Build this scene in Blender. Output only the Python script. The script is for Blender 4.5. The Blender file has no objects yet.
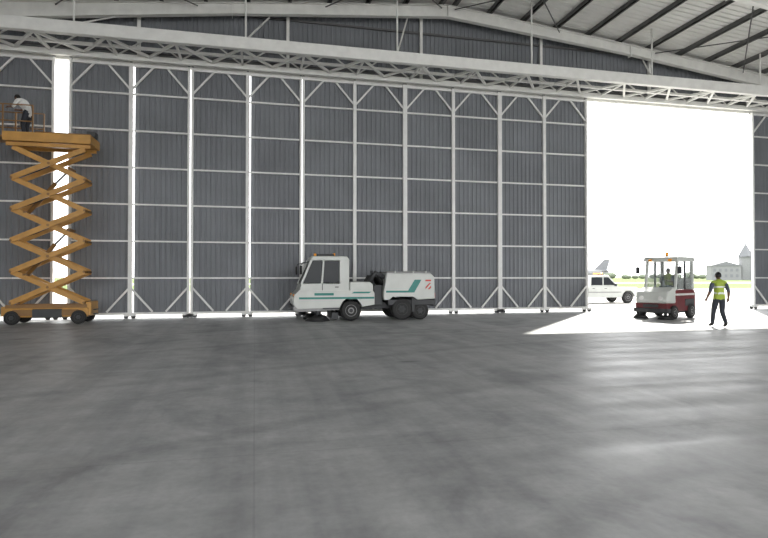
import bpy, bmesh, math, random
from mathutils import Matrix, Vector, Euler
random.seed(4)
S=bpy.context.scene
# ------------------------------------------------------------------ materials
def mat(name,col,rough=0.5,metal=0.0,var=0.12,scale=3.0,bump=0.0,spec=0.5,alpha=None,emit=None):
    m=bpy.data.materials.new(name); m.use_nodes=True
    nt=m.node_tree; N=nt.nodes; L=nt.links; b=N['Principled BSDF']
    b.inputs['Roughness'].default_value=rough; b.inputs['Metallic'].default_value=metal
    b.inputs['Specular IOR Level'].default_value=spec
    tc=N.new('ShaderNodeTexCoord'); nz=N.new('ShaderNodeTexNoise')
    nz.inputs['Scale'].default_value=scale; nz.inputs['Detail'].default_value=5
    L.new(tc.outputs['Object'],nz.inputs['Vector'])
    cr=N.new('ShaderNodeValToRGB'); L.new(nz.outputs['Fac'],cr.inputs['Fac'])
    cr.color_ramp.elements[0].position=0.3; cr.color_ramp.elements[1].position=0.7
    cr.color_ramp.elements[0].color=[c*(1-var) for c in col]+[1]
    cr.color_ramp.elements[1].color=[min(1,c*(1+var)) for c in col]+[1]
    L.new(cr.outputs['Color'],b.inputs['Base Color'])
    if bump>0:
        bp=N.new('ShaderNodeBump'); bp.inputs['Strength'].default_value=bump
        L.new(nz.outputs['Fac'],bp.inputs['Height']); L.new(bp.outputs['Normal'],b.inputs['Normal'])
    if alpha is not None:
        b.inputs['Alpha'].default_value=alpha
    return m
M={}
M['white_steel']=mat('white_painted_steel',(.80,.80,.77),.5,var=.06)
M['post']=mat('door_frame_paint',(.78,.78,.76),.4,var=.06)
M['clad']=mat('grey_cladding',(.175,.185,.202),.55,var=.14,scale=.5)
M['roof']=mat('roof_sheet',(.82,.82,.79),.55,var=.06,scale=.6)
M['purlin']=mat('purlin_steel',(.12,.12,.12),.6)
M['rail']=mat('track_rail',(.25,.25,.25),.4,metal=.8)
M['black']=mat('black_rubber',(.018,.018,.018),.7)
M['dark']=mat('dark_machinery',(.05,.052,.055),.6)
M['grey']=mat('grey_paint',(.3,.3,.3),.5)
M['vwhite']=mat('vehicle_white_paint',(.58,.60,.57),.35,var=.05)
M['teal']=mat('teal_paint',(.01,.20,.17),.4,var=.05)
M['maroon']=mat('maroon_paint',(.13,.018,.022),.4)
M['red']=mat('red_paint',(.6,.05,.03),.4)
M['glass']=mat('dark_glass',(.02,.024,.028),.3,spec=.25)
M['cglass']=mat('clear_glass',(.35,.40,.40),.05,alpha=.28)
M['amber']=mat('amber_beacon',(.9,.35,.02),.3)
M['lamp']=mat('headlamp_lens',(.8,.8,.78),.15)
M['lift']=mat('lift_orange_paint',(.52,.27,.06),.45,var=.15)
M['liftd']=mat('lift_dark_ochre',(.25,.13,.04),.5)
M['skin']=mat('skin',(.16,.085,.055),.5)
M['hair']=mat('hair',(.012,.01,.009),.7)
M['lip']=mat('lips',(.16,.05,.045),.5)
M['eye']=mat('eye_white',(.6,.6,.58),.3)
M['vest']=mat('hi_vis_vest',(.34,.44,.05),.6)
M['refl']=mat('reflective_tape',(.7,.72,.7),.3)
M['trouser']=mat('dark_trousers',(.03,.034,.045),.8)
M['shirtd']=mat('dark_shirt',(.06,.07,.10),.8)
M['shirtw']=mat('white_shirt',(.80,.80,.78),.8)
M['boot']=mat('boots',(.015,.013,.012),.6)
M['grass']=mat('grass',(.082,.112,.034),.95,var=.15,scale=.15,spec=.1)
M['apron']=mat('apron_concrete',(.34,.33,.31),.8,var=.08,scale=.3)
M['far']=mat('far_wall_hazed',(.17,.175,.18),.8)  # distance haze is painted in as a paler wall grey
M['farroof']=mat('far_roof_hazed',(.13,.135,.145),.8)  # roof kept close to the wall tone, haze put into its colour
M['tree']=mat('tree_leaves_hazed',(.13,.15,.11),.9,var=.2)  # leaf green paled towards grey to paint in distance haze

def floor_mat():
    m=bpy.data.materials.new('hangar_concrete_floor'); m.use_nodes=True
    nt=m.node_tree; N=nt.nodes; L=nt.links; b=N['Principled BSDF']
    tc=N.new('ShaderNodeTexCoord')
    def noise(sc,det,scale_vec=(1,1,1),rot=0,dist=0):
        mp=N.new('ShaderNodeMapping'); mp.inputs['Scale'].default_value=scale_vec; mp.inputs['Rotation'].default_value=(0,0,rot)
        L.new(tc.outputs['Object'],mp.inputs['Vector'])
        n=N.new('ShaderNodeTexNoise'); n.inputs['Scale'].default_value=sc; n.inputs['Detail'].default_value=det; n.inputs['Roughness'].default_value=.6
        n.inputs['Distortion'].default_value=dist
        L.new(mp.outputs['Vector'],n.inputs['Vector']); return n
    n1=noise(.3,6); n2=noise(1.0,6,(.12,1.6,1),.25); n3=noise(2.2,8); n4=noise(.9,5,(1.8,.12,1),-.1); n5=noise(.45,6,(1,1,1),0,1.2)
    n6=noise(14,4)
    def ramp(src,p0,c0,p1,c1):
        r=N.new('ShaderNodeValToRGB'); L.new(src,r.inputs['Fac'])
        r.color_ramp.elements[0].position=p0; r.color_ramp.elements[1].position=p1
        r.color_ramp.elements[0].color=(*c0,1); r.color_ramp.elements[1].color=(*c1,1); return r
    base=ramp(n1.outputs['Fac'],.3,(.38,.388,.39),.7,(.50,.503,.50))
    def mul(a,bb,f=1):
        x=N.new('ShaderNodeMix'); x.data_type='RGBA'; x.blend_type='MULTIPLY'; x.inputs[0].default_value=f
        L.new(a,x.inputs[6]); L.new(bb,x.inputs[7]); return x.outputs[2]
    r2=ramp(n2.outputs['Fac'],.35,(.84,.84,.84),.65,(1.05,1.05,1.05))
    r3=ramp(n3.outputs['Fac'],.38,(.86,.86,.86),.6,(1.04,1.04,1.04))
    r4=ramp(n4.outputs['Fac'],.38,(.78,.78,.79),.58,(1,1,1))
    r5=ramp(n5.outputs['Fac'],.36,(.76,.76,.77),.48,(1,1,1))
    r6=ramp(n6.outputs['Fac'],.35,(.93,.93,.93),.6,(1.02,1.02,1.02))
    c=base.outputs['Color']
    for r in(r2,r3,r4,r5,r6): c=mul(c,r.outputs['Color'])
    br=N.new('ShaderNodeTexBrick'); br.offset=0; br.inputs['Scale'].default_value=1
    br.inputs['Brick Width'].default_value=5.2; br.inputs['Row Height'].default_value=5.2
    br.inputs['Mortar Size'].default_value=.01; br.inputs['Mortar Smooth'].default_value=.3
    br.inputs['Color1'].default_value=(1,1,1,1); br.inputs['Color2'].default_value=(.88,.88,.88,1); br.inputs['Mortar'].default_value=(.84,.84,.84,1)
    L.new(tc.outputs['Object'],br.inputs['Vector'])
    c=mul(c,br.outputs['Color'])
    vo=N.new('ShaderNodeTexVoronoi'); vo.inputs['Scale'].default_value=.38; vo.inputs['Randomness'].default_value=1
    mpv=N.new('ShaderNodeMapping'); mpv.inputs['Scale'].default_value=(.7,1.5,1); L.new(tc.outputs['Object'],mpv.inputs['Vector']); L.new(mpv.outputs['Vector'],vo.inputs['Vector'])
    rv=ramp(vo.outputs['Distance'],.04,(.5,.5,.5),.08,(1,1,1)); c=mul(c,rv.outputs['Color'])
    mpt=N.new('ShaderNodeMapping'); mpt.inputs['Location'].default_value=(-14,18,0); L.new(tc.outputs['Object'],mpt.inputs['Vector'])
    wv=N.new('ShaderNodeTexWave'); wv.wave_type='RINGS'; wv.rings_direction='Z'; wv.inputs['Scale'].default_value=.09; wv.inputs['Distortion'].default_value=1.2; wv.inputs['Detail'].default_value=1
    L.new(mpt.outputs['Vector'],wv.inputs['Vector'])
    rw=ramp(wv.outputs['Fac'],.0,(.84,.84,.84),.035,(1,1,1)); c=mul(c,rw.outputs['Color'])
    L.new(c,b.inputs['Base Color'])
    rr=N.new('ShaderNodeMapRange'); L.new(n2.outputs['Fac'],rr.inputs['Value'])
    rr.inputs['From Min'].default_value=.3; rr.inputs['From Max'].default_value=.7; rr.inputs['To Min'].default_value=.40; rr.inputs['To Max'].default_value=.62
    L.new(rr.outputs['Result'],b.inputs['Roughness'])
    b.inputs['Specular IOR Level'].default_value=.45
    bp=N.new('ShaderNodeBump'); bp.inputs['Strength'].default_value=.08; bp.inputs['Distance'].default_value=.02
    L.new(n3.outputs['Fac'],bp.inputs['Height']); L.new(bp.outputs['Normal'],b.inputs['Normal'])
    return m
M['floor']=floor_mat()
# ------------------------------------------------------------------ builder
class B:
    def __init__(s,name): s.bm=bmesh.new(); s.name=name; s.ml=[]; s.T=Matrix()
    def mi(s,k):
        if k not in s.ml: s.ml.append(k)
        return s.ml.index(k)
    def fin(s,verts,k,bevel=0,smooth=False,seg=2):
        for v in verts: v.co=s.T@v.co
        fs={f for v in verts for f in v.link_faces}; i=s.mi(k)
        for f in fs:
            f.material_index=i
            if smooth=='side': f.smooth=len(f.verts)==4
            elif smooth: f.smooth=True
        if bevel>0:
            es={e for v in verts for e in v.link_edges}
            bmesh.ops.bevel(s.bm,geom=list(es),offset=bevel,segments=seg,affect='EDGES',profile=.5,material=i)
    def box(s,c,size,k,bevel=0,rot=(0,0,0)):
        mt=Matrix.Translation(c)@Euler(rot).to_matrix().to_4x4()@Matrix.Diagonal((*size,1))
        s.fin(bmesh.ops.create_cube(s.bm,size=1,matrix=mt)['verts'],k,bevel)
    def bb(s,x0,x1,y0,y1,z0,z1,k,bevel=0):
        s.box(((x0+x1)/2,(y0+y1)/2,(z0+z1)/2),(x1-x0,y1-y0,z1-z0),k,bevel)
    def beam(s,p1,p2,w,h,k,bevel=0):
        p1=Vector(p1);p2=Vector(p2);d=p2-p1;l=d.length;d.normalize()
        up=Vector((0,0,1)) if abs(d.z)<.95 else Vector((0,1,0))
        sd=d.cross(up).normalized(); u=sd.cross(d)
        R=Matrix((sd,u,d)).transposed().to_4x4()
        mt=Matrix.Translation((p1+p2)/2)@R@Matrix.Diagonal((w,h,l,1))
        s.fin(bmesh.ops.create_cube(s.bm,size=1,matrix=mt)['verts'],k,bevel)
    def cyl(s,p1,p2,r,k,r2=None,seg=12,bevel=0):
        p1=Vector(p1);p2=Vector(p2);d=p2-p1
        mt=Matrix.Translation((p1+p2)/2)@d.to_track_quat('Z','Y').to_matrix().to_4x4()
        vs=bmesh.ops.create_cone(s.bm,cap_ends=True,segments=seg,radius1=r,radius2=r if r2 is None else r2,depth=d.length,matrix=mt)['verts']
        s.fin(vs,k,bevel,'side' if seg>4 else False)
    def sph(s,c,sc,k,seg=16,rot=(0,0,0)):
        mt=Matrix.Translation(c)@Euler(rot).to_matrix().to_4x4()@Matrix.Diagonal((*sc,1))
        s.fin(bmesh.ops.create_uvsphere(s.bm,u_segments=seg,v_segments=max(6,seg*2//3),radius=1,matrix=mt)['verts'],k,0,True)
    def prism(s,pts,y0,y1,k,bevel=0,y0top=None):
        a=[s.bm.verts.new((p[0],y0,p[1])) for p in pts]; b=[s.bm.verts.new((p[0],y1,p[1])) for p in pts]
        n=len(pts); s.bm.faces.new(a); s.bm.faces.new(b[::-1])
        for i in range(n): s.bm.faces.new((a[i],b[i],b[(i+1)%n],a[(i+1)%n]))
        s.fin(a+b,k,bevel)
    def lathe(s,c,prof,k,seg=24):
        """revolve (r,y) profile round the local Y axis through c"""
        rings=[]
        for r,y in prof:
            rings.append([s.bm.verts.new((c[0]+r*math.cos(2*math.pi*i/seg),c[1]+y,c[2]+r*math.sin(2*math.pi*i/seg))) for i in range(seg)])
        for a,b in zip(rings,rings[1:]):
            for i in range(seg): s.bm.faces.new((a[i],a[(i+1)%seg],b[(i+1)%seg],b[i]))
        s.bm.faces.new(rings[0]); s.bm.faces.new(rings[-1][::-1])
        s.fin([v for r in rings for v in r],k,0,'side')
    def wheel(s,c,r,w,rim='grey'):
        h=w/2
        s.lathe(c,[(r*.55,-h*.8),(r*.62,-h),(r*.9,-h),(r,-h*.7),(r,h*.7),(r*.9,h),(r*.62,h),(r*.55,h*.8)],'black')
        s.lathe(c,[(r*.2,-h*.85),(r*.5,-h*.7),(r*.58,-h*.95),(r*.58,h*.95),(r*.5,h*.7),(r*.2,h*.85)],rim)
        s.lathe(c,[(r*.14,-h*1.05),(r*.2,-h*.9),(r*.2,h*.9),(r*.14,h*1.05)],'dark',12)
        for i in range(6):
            a=i*math.pi/3
            for sg in(-1,1): s.cyl((c[0]+r*.33*math.cos(a),c[1]+sg*h*.7,c[2]+r*.33*math.sin(a)),(c[0]+r*.33*math.cos(a),c[1]+sg*h*.98,c[2]+r*.33*math.sin(a)),r*.05,'dark',seg=6)
    def tube(s,pts,rad,k,seg=8):
        pts=[Vector(p) for p in pts]; rings=[]
        for i,p in enumerate(pts):
            d=(pts[min(i+1,len(pts)-1)]-pts[max(i-1,0)]).normalized()
            q=d.to_track_quat('Z','Y'); r=rad[i] if isinstance(rad,(list,tuple)) else rad
            rings.append([s.bm.verts.new(p+q@Vector((r*math.cos(2*math.pi*j/seg),r*math.sin(2*math.pi*j/seg),0))) for j in range(seg)])
        for a,b in zip(rings,rings[1:]):
            for i in range(seg): s.bm.faces.new((a[i],a[(i+1)%seg],b[(i+1)%seg],b[i]))
        s.bm.faces.new(rings[0][::-1]); s.bm.faces.new(rings[-1])
        s.fin([v for r in rings for v in r],k,0,'side')
    def done(s,loc=(0,0,0),rz=0,scale=1):
        bmesh.ops.recalc_face_normals(s.bm,faces=s.bm.faces)
        me=bpy.data.meshes.new(s.name); s.bm.to_mesh(me); s.bm.free()
        for k in s.ml: me.materials.append(M[k])
        o=bpy.data.objects.new(s.name,me); S.collection.objects.link(o)
        o.location=loc; o.rotation_euler=(0,0,rz); o.scale=(scale,)*3
        return o
# ------------------------------------------------------------------ building
XL,XR,XM=-17.0,33.2,8.1
YW=23.1; YB=-15.0
def roofz(x): return 13.55-0.1*abs(x-XM)
P=2.186; XD=15.01; DT=9.85; DB=.16

b=B('floor'); b.bb(XL-.3,XR+.3,YB,YW+.45,-.25,0,'floor'); b.done()
b=B('airport_apron'); b.bb(-120,220,YW+.45,66,-.3,-.015,'apron'); b.bb(-120,220,-80,YB,-.3,-.015,'apron')
b.bb(XR+.3,220,YB,YW+.45,-.3,-.015,'apron'); b.bb(-120,XL-.3,YB,YW+.45,-.3,-.015,'apron'); b.done()
b=B('grass_field'); b.bb(-900,1500,66,122,-.35,-.02,'grass'); b.done()
b=B('grass_field'); b.bb(-900,1500,146,1500,-.35,-.02,'grass'); b.done()
b=B('taxiway'); b.bb(-900,1500,122,146,-.3,-.005,'apron'); b.done()

def corr(b,x0,x1,y,z0,zt,k='clad',pitch=.2,dep=.03):
    prof=[(0,0),(.55,0),(.68,1),(.87,1)]
    n=int((x1-x0)/pitch)+1
    pts=[]
    for i in range(n):
        for f,d in prof:
            px=x0+(i+f)*pitch
            if px<x1: pts.append((px,y-d*dep))
    pts.append((x1,y))
    vs=[]
    for px,py in pts:
        vs.append((b.bm.verts.new((px,py,z0)),b.bm.verts.new((px,py,zt(px) if callable(zt) else zt))))
    for a,c in zip(vs,vs[1:]): b.bm.faces.new((a[0],c[0],c[1],a[1]))
    b.fin([v for p in vs for v in p],k)

GZ=[DB+.06]+[DB+1.42*i for i in range(1,7)]+[DT-.05]
def leaf(n,x0,x1,dy=0,slit=False,gap=.03):
    b=B(f'door_{n}')
    y=YW+dy; w=.14; we=.09; xm=(x0+x1)/2
    a0,a1=x0+gap,x1-gap
    posts=[a0+we/2-.005,xm,a1-we/2+.005]
    for px,ww in zip(posts,(we,w,we)):
        b.bb(px-ww/2,px+ww/2,y-.02,y+.12,DB,DT,'post')
    for z in GZ:
        hh=.05 if z not in(GZ[0],GZ[-1]) else .07
        b.bb(a0,a1,y+.03,y+.115,z-hh,z+hh*.2,'post')
    for i,(p,q) in enumerate(((posts[0],posts[1]),(posts[1],posts[2]))):
        dx=.82;dz=.95
        for (px,sg) in((p,1),(q,-1)):
            b.beam((px,y+.03,DB+.1+dz),(px+sg*dx,y+.03,DB+.1),.06,.07,'post')
            b.beam((px,y+.03,DT-.1-dz),(px+sg*dx,y+.03,DT-.1),.06,.07,'post')
        l=p+(.12 if slit and i==1 else 0)
        corr(b,l if i else a0,q if i==0 else a1,y+.155,DB,DT)
    for px in posts:
        b.bb(px-.2,px+.2,y+.0,y+.1,.1,DB+.04,'post')
        for s_ in(-.13,.13):
            b.cyl((px+s_,y+.02,.09),(px+s_,y+.08,.09),.09,'dark',seg=14)
    for px in posts: b.bb(px-.04,px+.04,y+.02,y+.1,DT,DT+.1,'grey')
    return b.done()
n=1
for i in range(5):
    x1=XD-2*P*i; leaf(n,x1-2*P,x1,0,slit=(i in(3,4)),gap=(.025 if i>=3 else .006)); n+=1
for i in range(2):
    x1=-7.32-2*P*i; leaf(n,x1-2*P,x1,0,gap=.006); n+=1
for i in range(2):
    x0=24.27+2*P*i; leaf(n,x0,x0+2*P,0,gap=.006); n+=1
b=B('trim_1')
for yy in(YW+.005,YW+.07): b.bb(XL,XR,yy,yy+.025,-.02,.012,'rail')
b.done()

b=B('wall_front')
corr(b,XL,XR,YW+.43,DT+.15,lambda x:roofz(x)-.02)
for i in range(0,4):
    z=DT+.5+i*.95
    lim=(13.4-z)/.1
    xa,xb=max(XL,XM-lim),min(XR,XM+lim)
    if xb>xa: b.bb(xa,xb,YW+.31,YW+.40,z,z+.07,'purlin')
x=XL+1
while x<XR:
    b.bb(x,x+.12,YW+.22,YW+.34,DT+.3,roofz(x)-.5,'white_steel'); x+=5.75
b.done()
b=B('wall_left'); 
b.bb(XL-.3,XL-.1,YB,YW+.5,0,roofz(XL),'clad'); 
for y in range(-14,24,5): b.bb(XL-.1,XL+.15,y-.15,y+.15,0,roofz(XL)-.3,'white_steel')
b.done()
b=B('wall_right'); b.bb(XR+.1,XR+.3,YB,YW+.5,0,roofz(XR),'clad')
for y in range(-14,24,5): b.bb(XR-.15,XR+.1,y-.15,y+.15,0,roofz(XR)-.3,'white_steel')
b.done()
b=B('ceiling')
for xa,xb in((XL-.4,XM),(XM,XR+.4)):
    pts=[];y=YB
    while y<YW+.6:
        pts+= [(y,0),(y+.2,0),(y+.22,.035),(y+.28,.035)]; y+=.3
    vs=[]
    for y,d in pts: vs.append((b.bm.verts.new((xa,y,roofz(xa)+d)),b.bm.verts.new((xb,y,roofz(xb)+d))))
    for p,q in zip(vs,vs[1:]): b.bm.faces.new((p[0],p[1],q[1],q[0]))
    b.fin([v for p in vs for v in p],'roof')
for sg in(-1,1):
    i=0
    while True:
        x=XM+sg*(.3+1.62*i); i+=1
        if x<XL or x>XR: break
        b.bb(x-.04,x+.04,YB,YW+.4,roofz(x)-.2,roofz(x)-.005,'purlin')
        b.bb(x-.04,x+.1,YB,YW+.4,roofz(x)-.2,roofz(x)-.185,'purlin')
b.done()
def rafter(y,name='roof_rafter'):
    b=B(name)
    def seg(x0,x1,d0,d1):
        z0,z1=roofz(x0)-.2,roofz(x1)-.2
        b.prism([(x0,z0),(x1,z1),(x1,z1-d1),(x0,z0-d0)],y-.01,y+.01,'white_steel')
        b.prism([(x0,z0),(x1,z1),(x1,z1-.025),(x0,z0-.025)],y-.12,y+.12,'white_steel')
        b.prism([(x0,z0-d0),(x1,z1-d1),(x1,z1-d1-.025),(x0,z0-d0-.025)],y-.12,y+.12,'white_steel')
    seg(XL,XM-9,.75,.42);seg(XM-9,XM,.42,.5);seg(XM,XM+9,.5,.42);seg(XM+9,XR,.42,.75)
    for px in(XM-9,XM,XM+9): b.bb(px-.015,px+.015,y-.12,y+.12,roofz(px)-.75,roofz(px)-.18,'white_steel')
    for px in(XL+.2,XR-.2): b.bb(px-.2,px+.2,y-.14,y+.14,0,roofz(px)-.3,'white_steel')
    return b.done()
for i in range(7): rafter(YW-.25-5.6*i)
b=B('roof_rod_bracing')
for sg in(-1,1):
    for i in range(4):
        xa=XM+sg*(.3+i*5); xb=XM+sg*(5.3+i*5)
        if i%2==0:
            for p,q in((xa,xb),(xb,xa)):
                b.cyl((p,YW-.35,roofz(p)-.35),(q,YW-5.75,roofz(q)-.35),.025,'purlin',seg=8)
b.done()
b=B('door_head_truss')
YF=21.1; zb=DT+.12; TL,TR=XL+.3,XR-.3
b.bb(TL,TR,YF-.12,YF+.12,zb-.02,zb+.42,'white_steel',.02)
b.bb(TL,TR,YW-.28,YW-.1,zb-.1,zb+.10,'white_steel')
b.bb(TL,TR,YW+.16,YW+.30,zb-.12,zb+.15,'white_steel')
b.bb(TL,TR,YW-.1,YW+.2,zb+.05,zb+.10,'white_steel')
b.bb(TL,TR,22.0,22.12,zb+.02,zb+.12,'white_steel')
step=1.15; x=TL+.1; k=0
while x+step<TR:
    ya,yb_=(YF+.1,YW-.28) if k%2==0 else (YW-.28,YF+.1)
    b.beam((x,ya,zb+.05),(x+step,yb_,zb+.05),.09,.09,'white_steel')
    if k%2==0: b.beam((x,YF+.1,zb+.05),(x,YW-.28,zb+.05),.08,.08,'white_steel')
    za,zc=(zb+.05,zb+.85) if k%2==0 else (zb+.85,zb+.05)
    b.beam((x,YW-.25,za),(x+step,YW-.25,zc),.05,.05,'white_steel')
    b.beam((x,YF+.1,zb+.3) if k%2 else (x,YW-.25,zb+.85),(x+step,YW-.25,zb+.85) if k%2 else (x+step,YF+.1,zb+.3),.05,.05,'white_steel')
    x+=step;k+=1
b.bb(TL,TR,YW-.3,YW-.18,zb+.8,zb+.92,'white_steel')
x=-6.1-5.75
while x<XR:
    b.cyl((x,YF,zb+.35),(x,YF,roofz(x)-.21),.035,'white_steel',seg=8)
    b.beam((x,YF,zb+.35),(x+.9,YW-.25,roofz(x+.9)-.75),.05,.05,'white_steel')
    x+=5.75
b.done()

# ------------------------------------------------------------------ people
def skinmesh(J,E,R,root):
    keys=list(J); idx={k:i for i,k in enumerate(keys)}
    me=bpy.data.meshes.new('tmp'); me.from_pydata([J[k] for k in keys],[(idx[a],idx[c]) for a,c in E],[])
    o=bpy.data.objects.new('tmp',me); S.collection.objects.link(o)
    md=o.modifiers.new('s','SKIN'); md.use_smooth_shade=True; md.branch_smoothing=.3
    for k in keys:
        v=me.skin_vertices[0].data[idx[k]]; v.radius=(R[k],R[k]); v.use_root=(k==root)
    sb=o.modifiers.new('u','SUBSURF'); sb.levels=2; sb.render_levels=2
    dg=bpy.context.evaluated_depsgraph_get(); dg.update()
    em=bpy.data.meshes.new_from_object(o.evaluated_get(dg))
    bpy.data.objects.remove(o); return em
def head(b,c,yaw,pitch=0,hat=None):
    T0=b.T.copy()
    b.T=T0@Matrix.Translation(c)@Euler((pitch,0,yaw)).to_matrix().to_4x4()
    vs=bmesh.ops.create_uvsphere(b.bm,u_segments=20,v_segments=14,radius=1)['verts']
    for v in vs:
        x,y,z=v.co
        k=1-.28*max(0,-z)**1.3
        v.co=Vector((x*.076*k,y*.096*(1-.12*max(0,-z)),z*.118))
        if y>.5 and z<-.5: v.co.y+=.012
    b.fin(vs,'skin',0,True)
    b.tube([(0,.088,.02),(0,.103,-.015),(0,.108,-.028),(0,.09,-.036)],[.008,.012,.015,.008],'skin')
    for s_ in(-1,1):
        b.sph((s_*.03,.083,.005),(.014,.01,.008),'eye',10); b.sph((s_*.03,.091,.005),(.005,.004,.006),'hair',8)
        b.box((s_*.03,.092,.026),(.032,.01,.006),'hair')
        b.sph((s_*.078,-.005,-.005),(.01,.02,.032),'skin',10)
    b.sph((0,.086,-.06),(.024,.01,.007),'lip',10)
    vs=bmesh.ops.create_uvsphere(b.bm,u_segments=20,v_segments=14,radius=1)['verts']
    for v in vs:
        x,y,z=v.co
        v.co=Vector((x*.083,y*.102-.010,z*.118+.012))
        if y>.25: v.co.z=max(v.co.z,.045)
        else: v.co.z=max(v.co.z,-.055)
    b.fin(vs,'hair',0,True)
    b.T=T0
def hand(b,w,d,side,inward):
    w=Vector(w);d=Vector(d).normalized();inward=Vector(inward).normalized();side=(Vector(side)-Vector(side).dot(d)*d).normalized()
    b.tube([w-d*.02,w+d*.02,w+d*.055,w+d*.09],[.026,.034,.038,.03],'skin')
    for i,(off,ln) in enumerate(((.028,.072),(.009,.082),(-.010,.076),(-.028,.06))):
        p0=w+d*.08+side*off; p1=p0+d*ln*.4+inward*.008; p2=p1+d*ln*.3+inward*.018; p3=p2+d*ln*.18+inward*.022
        b.tube([p0-d*.02,p0,p1,p2,p3],[.009,.0095,.009,.008,.005],'skin',6)
    p0=w+d*.03+side*.025
    b.tube([p0,p0+side*.03+d*.025,p0+side*.038+d*.05+inward*.01,p0+side*.036+d*.07+inward*.015],[.012,.012,.010,.006],'skin',6)
ED=[('pel','sp'),('sp','ch'),('ch','nb'),('nb','nk'),('nk','hd')]
for s_ in'LR': ED+=[('pel','hip'+s_),('hip'+s_,'kn'+s_),('kn'+s_,'an'+s_),('an'+s_,'toe'+s_),('nb','sh'+s_),('sh'+s_,'el'+s_),('el'+s_,'wr'+s_)]
RAD=dict(pel=.155,sp=.16,ch=.19,nb=.10,nk=.058,hd=.05,hip=.11,kn=.078,an=.06,toe=.042,sh=.08,el=.054,wr=.034)
def person(name,J,loc,rz,torso='vest',arm='shirtd',leg='trouser',fore='skin',yaw=0,pitch=0,stripes=True,bld=None,T=None,hem=None):
    R={k:RAD.get(k,RAD.get(k[:-1])) for k in J}
    em=skinmesh(J,ED,R,'pel')
    b=bld or B(name); Tb=T or Matrix()
    tm=bmesh.new(); tm.from_mesh(em)
    seg=[(Vector(J[a]),Vector(J[c]),a,c) for a,c in ED]
    def near(p):
        best=None
        for a,c,ka,kc in seg:
            t=max(0,min(1,(p-a).dot(c-a)/(c-a).length_squared)); q=a+(c-a)*t
            dd=(p-q).length-(R[ka]*(1-t)+R[kc]*t)
            if best is None or dd<best[0]: best=(dd,ka,kc,t)
        return best
    vm={}
    if hem:   # square off hem/tape lines so the cloth edges are level
        for v in tm.verts:
            if abs(v.co.x)<.22:
                for z in [hem,1.06,1.12,1.25,1.31]:
                    if abs(v.co.z-z)<.014: v.co.z=z
    for v in tm.verts: nv=b.bm.verts.new(Tb@v.co); vm[v]=nv
    for f in tm.faces:
        p=f.calc_center_median(); _,ka,kc,t=near(p)
        if ka in('nk',) : k='skin'
        elif kc=='nk': k='skin' if t>.45 else torso
        elif kc[:2]=='sh' or kc in('ch','nb') or (kc=='sp' ): k=torso
        elif kc[:3]=='hip': k=leg
        elif kc[:2]=='kn' or (kc[:2]=='an'): k=leg if not(kc[:2]=='an' and t>.9) else 'boot'
        elif kc[:3]=='toe': k='boot'
        elif kc[:2]=='el': k=arm
        elif kc[:2]=='wr': k=fore
        else: k=torso
        if hem and k in(torso,leg) and kc[:2]!='sh':
            k=torso if p.z>hem else leg
            if 1.06<p.z<1.12 or 1.25<p.z<1.31: k='refl'
        try: nf=b.bm.faces.new([vm[v] for v in f.verts])
        except ValueError: continue
        nf.material_index=b.mi(k); nf.smooth=True
    T0=b.T.copy(); b.T=T0@Tb
    hd=Vector(J['hd']); hdir=(hd-Vector(J['nk'])).normalized()
    head(b,hd+hdir*.05,yaw,pitch)
    for s_ in'LR':
        e=Vector(J['el'+s_]);w=Vector(J['wr'+s_]);sg=-1 if s_=='L' else 1
        d=(w-e)
        hand(b,w,d,(0,1,0.2) if abs(d.normalized().y)<.8 else (-sg,0,.3),(-sg,0,0) if abs(d.normalized().y)<.8 else(0,0,-1))
    b.T=T0
    if bld is None: return b.done(loc,rz)
walk=dict(pel=(0,0,.95),sp=(0,.01,1.12),ch=(0,.02,1.31),nb=(0,.02,1.45),nk=(0,.03,1.53),hd=(0,.045,1.59),
 hipL=(-.095,0,.90),knL=(-.10,.15,.50),anL=(-.10,.22,.09),toeL=(-.115,.40,.045),
 hipR=(.095,0,.90),knR=(.10,.02,.49),anR=(.10,-.20,.13),toeR=(.115,-.04,.045),
 shL=(-.195,.02,1.41),elL=(-.29,-.02,1.15),wrL=(-.33,.10,.93),
 shR=(.195,.02,1.41),elR=(.285,-.03,1.15),wrR=(.325,.07,.92))
person('walking_worker',walk,(14.38,14.95,0),-.25,arm='shirtd',hem=.90)
bend=dict(pel=(0,-.1,.90),sp=(0,-.01,1.06),ch=(0,.10,1.21),nb=(0,.20,1.32),nk=(0,.26,1.37),hd=(0,.31,1.40),
 hipL=(-.095,-.08,.86),knL=(-.12,.05,.48),anL=(-.12,-.05,.09),toeL=(-.13,.11,.045),
 hipR=(.095,-.08,.86),knR=(.12,.09,.48),anR=(.12,0,.09),toeR=(.13,.16,.045),
 shL=(-.195,.17,1.29),elL=(-.25,.30,1.06),wrL=(-.2,.50,1.08),
 shR=(.195,.17,1.29),elR=(.25,.28,1.06),wrR=(.2,.48,1.08))
sit=dict(pel=(0,0,.0),sp=(0,-.02,.17),ch=(0,-.02,.36),nb=(0,0,.50),nk=(0,.01,.58),hd=(0,.02,.64),
 hipL=(-.1,.02,-.01),knL=(-.14,.42,.02),anL=(-.14,.48,-.38),toeL=(-.14,.62,-.42),
 hipR=(.1,.02,-.01),knR=(.14,.42,.02),anR=(.14,.48,-.38),toeR=(.14,.62,-.42),
 shL=(-.185,0,.46),elL=(-.25,.14,.22),wrL=(-.14,.38,.28),
 shR=(.185,0,.46),elR=(.25,.14,.22),wrR=(.14,.38,.28))

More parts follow.
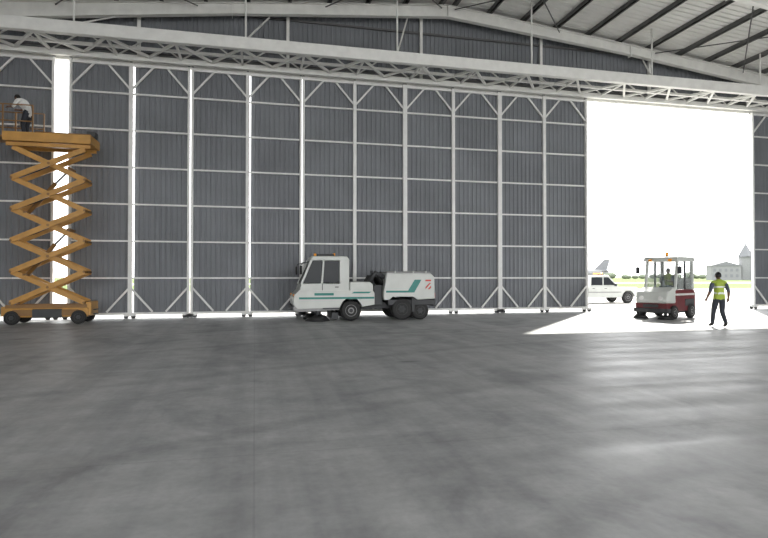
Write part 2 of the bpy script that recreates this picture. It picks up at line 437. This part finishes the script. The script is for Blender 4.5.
# ------------------------------------------------------------------ scissor lift
b=B('scissor_lift')
b.bb(-1.3,1.3,-.5,.5,.24,.55,'lift',.03)
b.bb(-1.0,1.0,-.58,-.5,.3,.5,'liftd',.01); b.bb(-.4,.5,-.6,-.5,.22,.52,'dark',.02)
b.bb(1.22,1.38,-.45,.45,.3,.75,'lift',.02); b.bb(-1.38,-1.24,-.45,.45,.28,.6,'lift',.02)
for z in(.3,.45): b.bb(1.38,1.46,-.2,.2,z,z+.03,'dark')
for x in(-1.02,1.02):
    for y in(-.53,.53): b.wheel((x,y,.235),.235,.18,'dark')
for y in(-.44,.44): b.bb(-1.25,1.25,y-.03,y+.03,.55,.66,'liftd')
ns=5; z0=.72; st=(6.02-z0)/ns
for i in range(ns):
    za=z0+i*st; zc=za+st
    for y,yy in((-.38,-.30),(.38,.30)):
        b.beam((-1.13,y,za),(1.13,y,zc),.06,.17,'lift'); b.beam((1.13,yy,za),(-1.13,yy,zc),.06,.17,'lift')
    b.cyl((0,-.43,za+st/2),(0,.43,za+st/2),.045,'liftd')
    for x in(-1.13,1.13):
        b.cyl((x,-.43,za),(x,.43,za),.04,'liftd')
    if i in(1,3):
        b.cyl((-.75,0,za-.1),(.1,0,zc-.1),.07,'liftd'); b.cyl((.1,0,zc-.1),(.6,0,zc+.45),.04,'grey')
        b.beam((-.75,-.36,za-.1),(-.75,.36,za-.1),.07,.07,'liftd'); b.beam((.6,-.36,zc+.4),(.6,.36,zc+.4),.07,.07,'liftd')
    b.tube([(-1.1,-.2,za),(-.4,-.22,za+st*.25),(.3,-.2,za+st*.6),(1.05,-.2,zc)],.018,'black',6)
for y in(-.38,.38): b.beam((-1.3,y,6.1),(1.3,y,6.1),.07,.12,'lift')
b.bb(-1.35,1.35,-.55,.55,6.18,6.30,'lift',.015); b.bb(-2.2,-.6,-.5,.5,6.30,6.36,'liftd',.01)
b.bb(-1.35,1.35,-.57,-.55,6.18,6.48,'lift'); b.bb(-1.35,1.35,.55,.57,6.18,6.48,'lift')
for x in(1.36,): b.bb(x-.02,x,-.57,.57,6.2,6.48,'lift')
for x in(-2.15,-1.35,-.45):
    for y in(-.52,.52): b.beam((x,y,6.3),(x,y,7.4),.04,.04,'liftd')
for z in(6.85,7.4):
    for y in(-.52,.52): b.cyl((-2.15,y,z),(-.45,y,z),.022,'liftd')
    b.cyl((-2.15,-.52,z),(-2.15,.52,z),.022,'liftd')
for y in(-.45,.45):
    b.cyl((-.4,y,6.52),(1.3,y,6.52),.022,'liftd')
for x in(-.4,.4,1.3): b.cyl((x,-.45,6.52),(x,.45,6.52),.02,'liftd')
b.bb(1.15,1.42,-.3,.1,6.48,6.68,'dark',.02)
b.done((-6.87,21.55,0))
person('lift_worker',bend,(-7.68,21.5,6.36),1.2,torso='shirtw',arm='shirtw',stripes=False,fore='skin',pitch=-.5)

# ------------------------------------------------------------------ street sweeper truck (faces -x, near side -y)
b=B('airfield_sweeper_truck')
W=.9
b.bb(-2.3,2.5,-.4,.4,.42,.62,'dark')
b.prism([(-2.66,.62),(-2.62,.95),(-2.45,1.12),(.25,1.12),(.32,1.0),(.32,.58),(-.15,.5),(-.22,.7),(-.38,.86),(-.72,.86),(-.9,.7),(-.98,.48),(-2.5,.45)],-W,W,'vwhite',.02)
b.prism([(-2.66,.44),(-2.6,.60),(-1.0,.60),(-1.0,.40),(-2.45,.34)],-W+.03,W-.03,'grey',.01)
b.prism([(-.6,1.1),(-.6,1.42),(.15,1.42),(.27,1.32),(.27,1.1)],-W+.02,W-.02,'vwhite',.03)
for y0,y1 in((-W-.012,-W+.004),(W-.004,W+.012)):
    b.prism([(-2.45,.80),(-2.45,.87),(.3,.87),(.3,.80)],y0,y1,'teal')
    b.prism([(-1.9,.93),(-1.9,1.02),(-1.2,1.02),(-1.2,.93)],y0,y1,'teal')
    b.prism([(-.55,1.0),(-.45,1.06),(.2,1.06),(.1,1.0)],y0,y1,'teal')
b.prism([(-2.44,1.1),(-2.36,1.36),(-.62,1.36),(-.62,1.1)],-W+.03,W-.03,'vwhite',.02)
b.prism([(-2.02,2.2),(-1.98,2.36),(-.70,2.36),(-.6,2.2)],-W+.03,W-.03,'vwhite',.03)
for y in(-W+.08,W-.08):
    b.beam((-2.36,y,1.34),(-1.99,y,2.24),.07,.08,'vwhite',.01)
    b.beam((-1.62,y,1.34),(-1.56,y,2.24),.07,.07,'vwhite',.01)
    b.bb(-.98,-.62,y-.045,y+.045,1.34,2.24,'vwhite',.02)
b.bb(-.70,-.62,-W+.05,W-.05,1.34,2.22,'vwhite',.01)
for y in(-W+.06,W-.06):
    b.prism([(-2.3,1.37),(-1.98,2.2),(-1.62,2.2),(-1.66,1.37)],y-.006,y+.006,'glass')
    b.prism([(-1.58,1.40),(-1.53,2.18),(-1.0,2.18),(-1.0,1.40)],y-.006,y+.006,'glass')
b.prism([(-2.335,1.38),(-1.99,2.2),(-1.975,2.2),(-2.32,1.38)],-W+.12,W-.12,'glass')
b.beam((-2.38,.1,1.4),(-2.2,-.4,1.85),.015,.02,'black')
b.bb(-1.15,-1.02,-W-.02,-W+.03,1.22,1.25,'black'); b.bb(-1.62,-1.60,-W-.005,-W+.04,1.12,1.36,'dark')
b.bb(-1.6,-1.0,-W-.06,-W+.02,.44,.48,'dark')
for y in(-W-.18,W+.18):
    sg=1 if y>0 else -1
    b.tube([(-2.1,sg*(W-.05),2.15),(-2.36,y,2.1),(-2.4,y,1.95)],.015,'black',6); b.box((-2.4,y,1.85),(.07,.16,.32),'black',.02)
b.bb(-1.75,-1.1,-.35,.35,2.36,2.46,'dark',.03)
b.cyl((-1.0,.5,2.36),(-1.0,.5,2.42),.06,'dark'); b.cyl((-1.0,.5,2.42),(-1.0,.5,2.52),.055,'amber')
b.cyl((-1.85,-.6,2.36),(-1.85,-.6,2.46),.05,'amber')
for y in(-.62,.62):
    b.cyl((-2.68,y,.8),(-2.6,y,.8),.09,'lamp',seg=16); b.box((-2.63,y*1.2,.95),(.06,.1,.06),'amber')
b.bb(-2.72,-2.6,-.8,.8,.42,.56,'dark',.02)
for y in(-.62,.62):
    b.cyl((-1.75,y,.0),(-1.75,y,.2),.46,'black',r2=.26,seg=24); b.cyl((-1.75,y,.2),(-1.75,y,.42),.12,'dark')
    b.beam((-1.75,y,.36),(-1.05,y*.6,.5),.06,.08,'dark')
b.bb(-1.25,-1.0,-.7,.7,.06,.3,'dark',.02)
for y in(-.74,.74):
    b.wheel((-.55,y,.37),.37,.26); b.wheel((1.38,y,.40),.40,.28,'dark'); b.wheel((2.1,y*.97,.33),.33,.24,'dark')
b.bb(.3,.75,-.35,.35,.45,.95,'dark',.03)
b.bb(.32,.66,-.7,.7,.55,1.3,'dark',.03)
for y in(-.5,-.15,.2,.5):
    b.tube([(.2,y,1.35),(.36,y,1.62),(.55,y,1.62),(.74,y,1.3)],.07,'black',10)
b.tube([(.15,-.6,1.4),(.4,-.66,1.75),(.75,-.6,1.6)],.09,'dark',10)
b.cyl((.45,.3,1.2),(.45,.3,1.85),.05,'dark')
b.prism([(.66,.95),(.78,1.74),(2.50,1.74),(2.64,1.6),(2.66,.78),(1.95,.74),(1.8,.9),(1.0,.9),(.9,.74),(.68,.74)],-W,W,'vwhite',.03)
b.bb(.8,2.5,-W+.08,W-.08,1.73,1.80,'grey',.02)
for x in(1.1,1.8,2.3): b.bb(x,x+.05,-W+.06,W-.06,1.75,1.83,'vwhite')
for y0,y1 in((-W-.012,-W+.004),(W-.004,W+.012)):
    b.prism([(.75,1.02),(.76,1.09),(1.60,1.09),(1.86,1.5),(2.12,1.5),(1.84,1.02)],y0,y1,'teal')
    b.bb(2.26,2.52,y0,y1,1.12,1.40,'vwhite')
    b.prism([(2.28,1.14),(2.28,1.22),(2.44,1.38),(2.5,1.38)],y0-.004,y1+.004,'red')
    b.prism([(2.36,1.14),(2.5,1.28),(2.5,1.2),(2.44,1.14)],y0-.004,y1+.004,'red')
    b.bb(2.28,2.5,y0-.003,y1+.003,1.44,1.50,'red')
b.bb(.85,2.6,-W+.05,W-.05,.55,.75,'dark',.02)
b.bb(2.6,2.72,-.8,.8,.5,.75,'dark',.02)
for y in(-.7,.7): b.box((2.68,y,.9),(.05,.14,.2),'red',.01)
b.bb(1.75,1.85,-W-.01,W+.01,.3,.8,'dark')
person('',sit,None,None,torso='shirtd',stripes=False,bld=b,T=Matrix.Translation((-1.3,.35,1.35))@Matrix.Rotation(math.pi/2,4,'Z')@Matrix.Scale(.95,4))
b.done((4.0,21.15,0))

# ------------------------------------------------------------------ small ride-on sweeper (faces -x local)
b=B('ride_on_sweeper')
W=.66
b.bb(-1.0,1.15,-W+.1,W-.1,.22,.4,'dark',.02)
b.prism([(-1.20,.62),(-1.21,.78),(-1.10,1.06),(-.62,1.24),(-.45,1.24),(-.45,.62)],-W+.04,W-.04,'vwhite',.04)
b.prism([(-1.19,.32),(-1.22,.62),(-.45,.62),(-.45,.3),(-.6,.28)],-W+.03,W-.03,'maroon',.03)
b.prism([(-1.27,.26),(-1.27,.42),(-.5,.42),(-.5,.24)],-W-.02,W+.02,'dark',.03)
for y in(-.38,.38): b.cyl((-1.24,y,.82),(-1.16,y,.82),.085,'lamp',seg=16)
b.prism([(-1.235,.46),(-1.235,.58),(-1.19,.58),(-1.19,.46)],-.3,.3,'dark')
b.prism([(-.5,.3),(-.5,1.15),(1.0,1.15),(1.12,1.0),(1.12,.32),(.98,.3)],-W,W,'maroon',.04)
b.prism([(-.5,.92),(-.5,1.0),(1.09,1.0),(1.11,.92)],-W-.012,W+.012,'vwhite')
b.bb(.2,.95,-W-.02,W+.02,.5,.78,'dark',.02)
for y in(-W+.06,W-.06):
    b.beam((-.48,y,1.12),(-.30,y,2.32),.09,.09,'vwhite',.015); b.beam((.94,y,1.12),(.92,y,2.32),.10,.12,'vwhite',.015)
    b.beam((.30,y,1.1),(.32,y,2.32),.05,.06,'dark')
    b.prism([(-.44,1.12),(-.26,2.26),(.90,2.26),(.92,1.12)],y-.004,y+.004,'cglass')
b.prism([(-.485,1.14),(-.305,2.26),(-.295,2.26),(-.475,1.14)],-W+.09,W-.09,'cglass')
b.bb(.90,.93,-W+.1,W-.1,1.15,1.6,'vwhite'); 
b.prism([(-.48,2.28),(-.42,2.46),(.98,2.46),(1.06,2.28)],-W-.03,W+.03,'vwhite',.035)
b.cyl((.1,0,2.46),(.1,0,2.52),.07,'dark'); b.cyl((.1,0,2.52),(.1,0,2.66),.06,'amber',seg=16)
for y in(-.4,.4): b.box((-.47,y,2.32),(.06,.14,.1),'amber',.015)
for sg in(-1,1):
    b.tube([(-.35,sg*(W-.04),2.15),(-.62,sg*(W+.18),2.12),(-.62,sg*(W+.18),2.05)],.014,'black',6); b.box((-.62,sg*(W+.18),1.92),(.05,.16,.28),'dark',.015)
b.cyl((-.35,0,1.2),(-.2,0,1.5),.025,'dark')
b.tube([(-.15+.07*math.cos(a*math.pi/6),.17*math.sin(a*math.pi/6),1.52+.16*math.cos(a*math.pi/6)) for a in range(13)],.014,'black',6)
b.bb(.1,.5,-.25,.25,1.08,1.18,'dark',.03); b.bb(.42,.52,-.25,.25,1.18,1.75,'dark',.03)
for y in(-W+.02,W-.02): b.wheel((-.72,y,.27),.27,.18); b.wheel((.68,y,.29),.29,.2)
for y in(-.5,.5): b.cyl((-1.05,y,0),(-1.05,y,.16),.3,'black',r2=.18,seg=20); b.cyl((-1.05,y,.16),(-1.05,y,.35),.06,'dark')
b.bb(1.08,1.22,-.5,.5,.25,.5,'dark',.02)
person('',sit,None,None,torso='vest',stripes=False,bld=b,T=Matrix.Translation((.22,0,1.24))@Matrix.Rotation(math.pi/2,4,'Z')@Matrix.Scale(.95,4))
b.done((15.82,19.05,0),.42,.97)

# ------------------------------------------------------------------ pickup (faces +x)
b=B('pickup_truck')
W=.9
b.prism([(-2.65,.45),(-2.65,1.05),(-.95,1.08),(-.95,1.02),(.9,1.02),(2.25,.98),(2.5,.85),(2.55,.42),(2.1,.38),(2.03,.62),(1.85,.80),(1.45,.80),(1.27,.62),(1.2,.36),(-1.25,.36),(-1.32,.62),(-1.5,.8),(-1.9,.8),(-2.08,.62),(-2.15,.4)],-W,W,'vwhite',.03)
b.prism([(-.95,1.0),(-.9,1.66),(-.75,1.72),(.35,1.72),(1.05,1.02)],-W+.1,W-.1,'vwhite',.03)
for y0,y1 in((-W+.085,-W+.11),(W-.11,W-.085)):
    b.prism([(-.84,1.12),(-.82,1.6),(-.08,1.6),(-.08,1.12)],y0,y1,'glass'); b.prism([(.0,1.12),(.0,1.6),(.33,1.6),(.82,1.12)],y0,y1,'glass')
b.prism([(.42,1.64),(.99,1.08),(1.02,1.10),(.45,1.67)],-W+.18,W-.18,'glass')
b.bb(-2.6,-1.0,-W+.08,W-.08,1.04,1.065,'dark')
b.tube([(-1.0,-.7,1.06),(-1.15,-.7,1.6),(-1.15,.7,1.6),(-1.0,.7,1.06)],.03,'black',8)
for y in(-W-.08,W+.08): b.box((.72,y,1.14),(.1,.16,.16),'dark',.02)
b.bb(2.46,2.62,-.82,.82,.4,.6,'dark',.03); b.bb(-2.72,-2.6,-.82,.82,.42,.6,'dark',.02)
for y in(-.68,.68): b.box((2.5,y,.8),(.12,.3,.16),'lamp',.02); b.box((-2.66,y*1.15,.85),(.04,.12,.3),'red')
for y0,y1 in((-W-.01,-W+.005),(W-.005,W+.01)): b.bb(-1.2,1.15,y0,y1,.66,.72,'grey'); b.bb(.0,.16,y0-.01,y1+.01,.9,.93,'dark'); b.bb(-.82,-.68,y0-.01,y1+.01,.9,.93,'dark')
for x in(-1.7,1.65):
    for y in(-.78,.78): b.wheel((x,y,.36),.36,.24)
b.bb(.0,.3,-.4,.4,1.72,1.78,'dark'); b.bb(.05,.25,-.38,.38,1.78,1.86,'amber',.02)
b.done((20.75,31.1,-.015))

# ------------------------------------------------------------------ distant things
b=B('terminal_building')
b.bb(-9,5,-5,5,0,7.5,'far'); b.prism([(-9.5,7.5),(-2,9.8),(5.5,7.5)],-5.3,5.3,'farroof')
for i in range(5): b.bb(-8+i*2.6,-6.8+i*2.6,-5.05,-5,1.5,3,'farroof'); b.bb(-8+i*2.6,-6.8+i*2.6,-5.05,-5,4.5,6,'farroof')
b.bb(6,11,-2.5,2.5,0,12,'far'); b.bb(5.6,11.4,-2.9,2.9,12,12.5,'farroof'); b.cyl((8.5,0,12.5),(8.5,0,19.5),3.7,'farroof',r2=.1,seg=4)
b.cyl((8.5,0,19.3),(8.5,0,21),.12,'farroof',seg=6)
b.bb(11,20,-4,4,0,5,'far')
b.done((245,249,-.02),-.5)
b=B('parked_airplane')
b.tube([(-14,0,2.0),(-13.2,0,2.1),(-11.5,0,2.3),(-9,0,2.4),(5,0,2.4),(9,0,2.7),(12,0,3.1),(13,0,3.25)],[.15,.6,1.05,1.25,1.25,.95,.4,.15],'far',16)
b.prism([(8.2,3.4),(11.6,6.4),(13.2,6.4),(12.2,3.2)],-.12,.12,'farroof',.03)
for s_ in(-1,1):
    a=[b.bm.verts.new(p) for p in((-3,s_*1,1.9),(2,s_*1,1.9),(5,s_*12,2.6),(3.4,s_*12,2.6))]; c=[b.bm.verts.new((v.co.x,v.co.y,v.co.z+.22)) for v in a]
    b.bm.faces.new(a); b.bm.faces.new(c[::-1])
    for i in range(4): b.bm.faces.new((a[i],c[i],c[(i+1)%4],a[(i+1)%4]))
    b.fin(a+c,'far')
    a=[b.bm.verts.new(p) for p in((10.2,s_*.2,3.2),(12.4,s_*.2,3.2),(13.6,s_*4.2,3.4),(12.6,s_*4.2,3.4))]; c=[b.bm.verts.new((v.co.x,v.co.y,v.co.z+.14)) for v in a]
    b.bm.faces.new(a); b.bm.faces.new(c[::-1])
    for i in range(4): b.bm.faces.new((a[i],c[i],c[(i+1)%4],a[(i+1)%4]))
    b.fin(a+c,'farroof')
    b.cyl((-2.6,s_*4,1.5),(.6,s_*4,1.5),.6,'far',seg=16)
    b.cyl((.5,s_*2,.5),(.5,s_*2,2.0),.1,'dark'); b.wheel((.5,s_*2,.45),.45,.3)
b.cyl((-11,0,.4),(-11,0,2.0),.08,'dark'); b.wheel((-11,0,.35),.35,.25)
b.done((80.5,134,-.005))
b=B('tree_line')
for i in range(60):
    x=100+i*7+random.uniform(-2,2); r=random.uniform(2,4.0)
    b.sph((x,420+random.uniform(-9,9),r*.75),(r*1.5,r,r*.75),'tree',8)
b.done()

# ------------------------------------------------------------------ light
w=bpy.data.worlds.new('hazy_sky'); S.world=w; w.use_nodes=True
N=w.node_tree.nodes; L=w.node_tree.links; bg=N['Background']
bg.inputs['Color'].default_value=(.99,.995,1,1); bg.inputs['Strength'].default_value=4.8
sd=bpy.data.lights.new('sun','SUN'); sd.energy=11; sd.angle=.025; sd.color=(1,.96,.88)
so=bpy.data.objects.new('sun',sd); S.collection.objects.link(so)
so.rotation_euler=Vector((-7.9,-9.0,-9.9)).to_track_quat('-Z','Y').to_euler(); so.location=(40,60,50)
# ------------------------------------------------------------------ camera
cd=bpy.data.cameras.new('camera'); cd.lens=560/768*36; cd.sensor_width=36; cd.clip_end=3000
co=bpy.data.objects.new('camera',cd); S.collection.objects.link(co); S.camera=co
co.location=(0,0,1.6); co.rotation_euler=(math.radians(90.82),0,math.radians(-13.0))
S.view_settings.view_transform='Standard'; S.view_settings.look='None'; S.view_settings.exposure=0
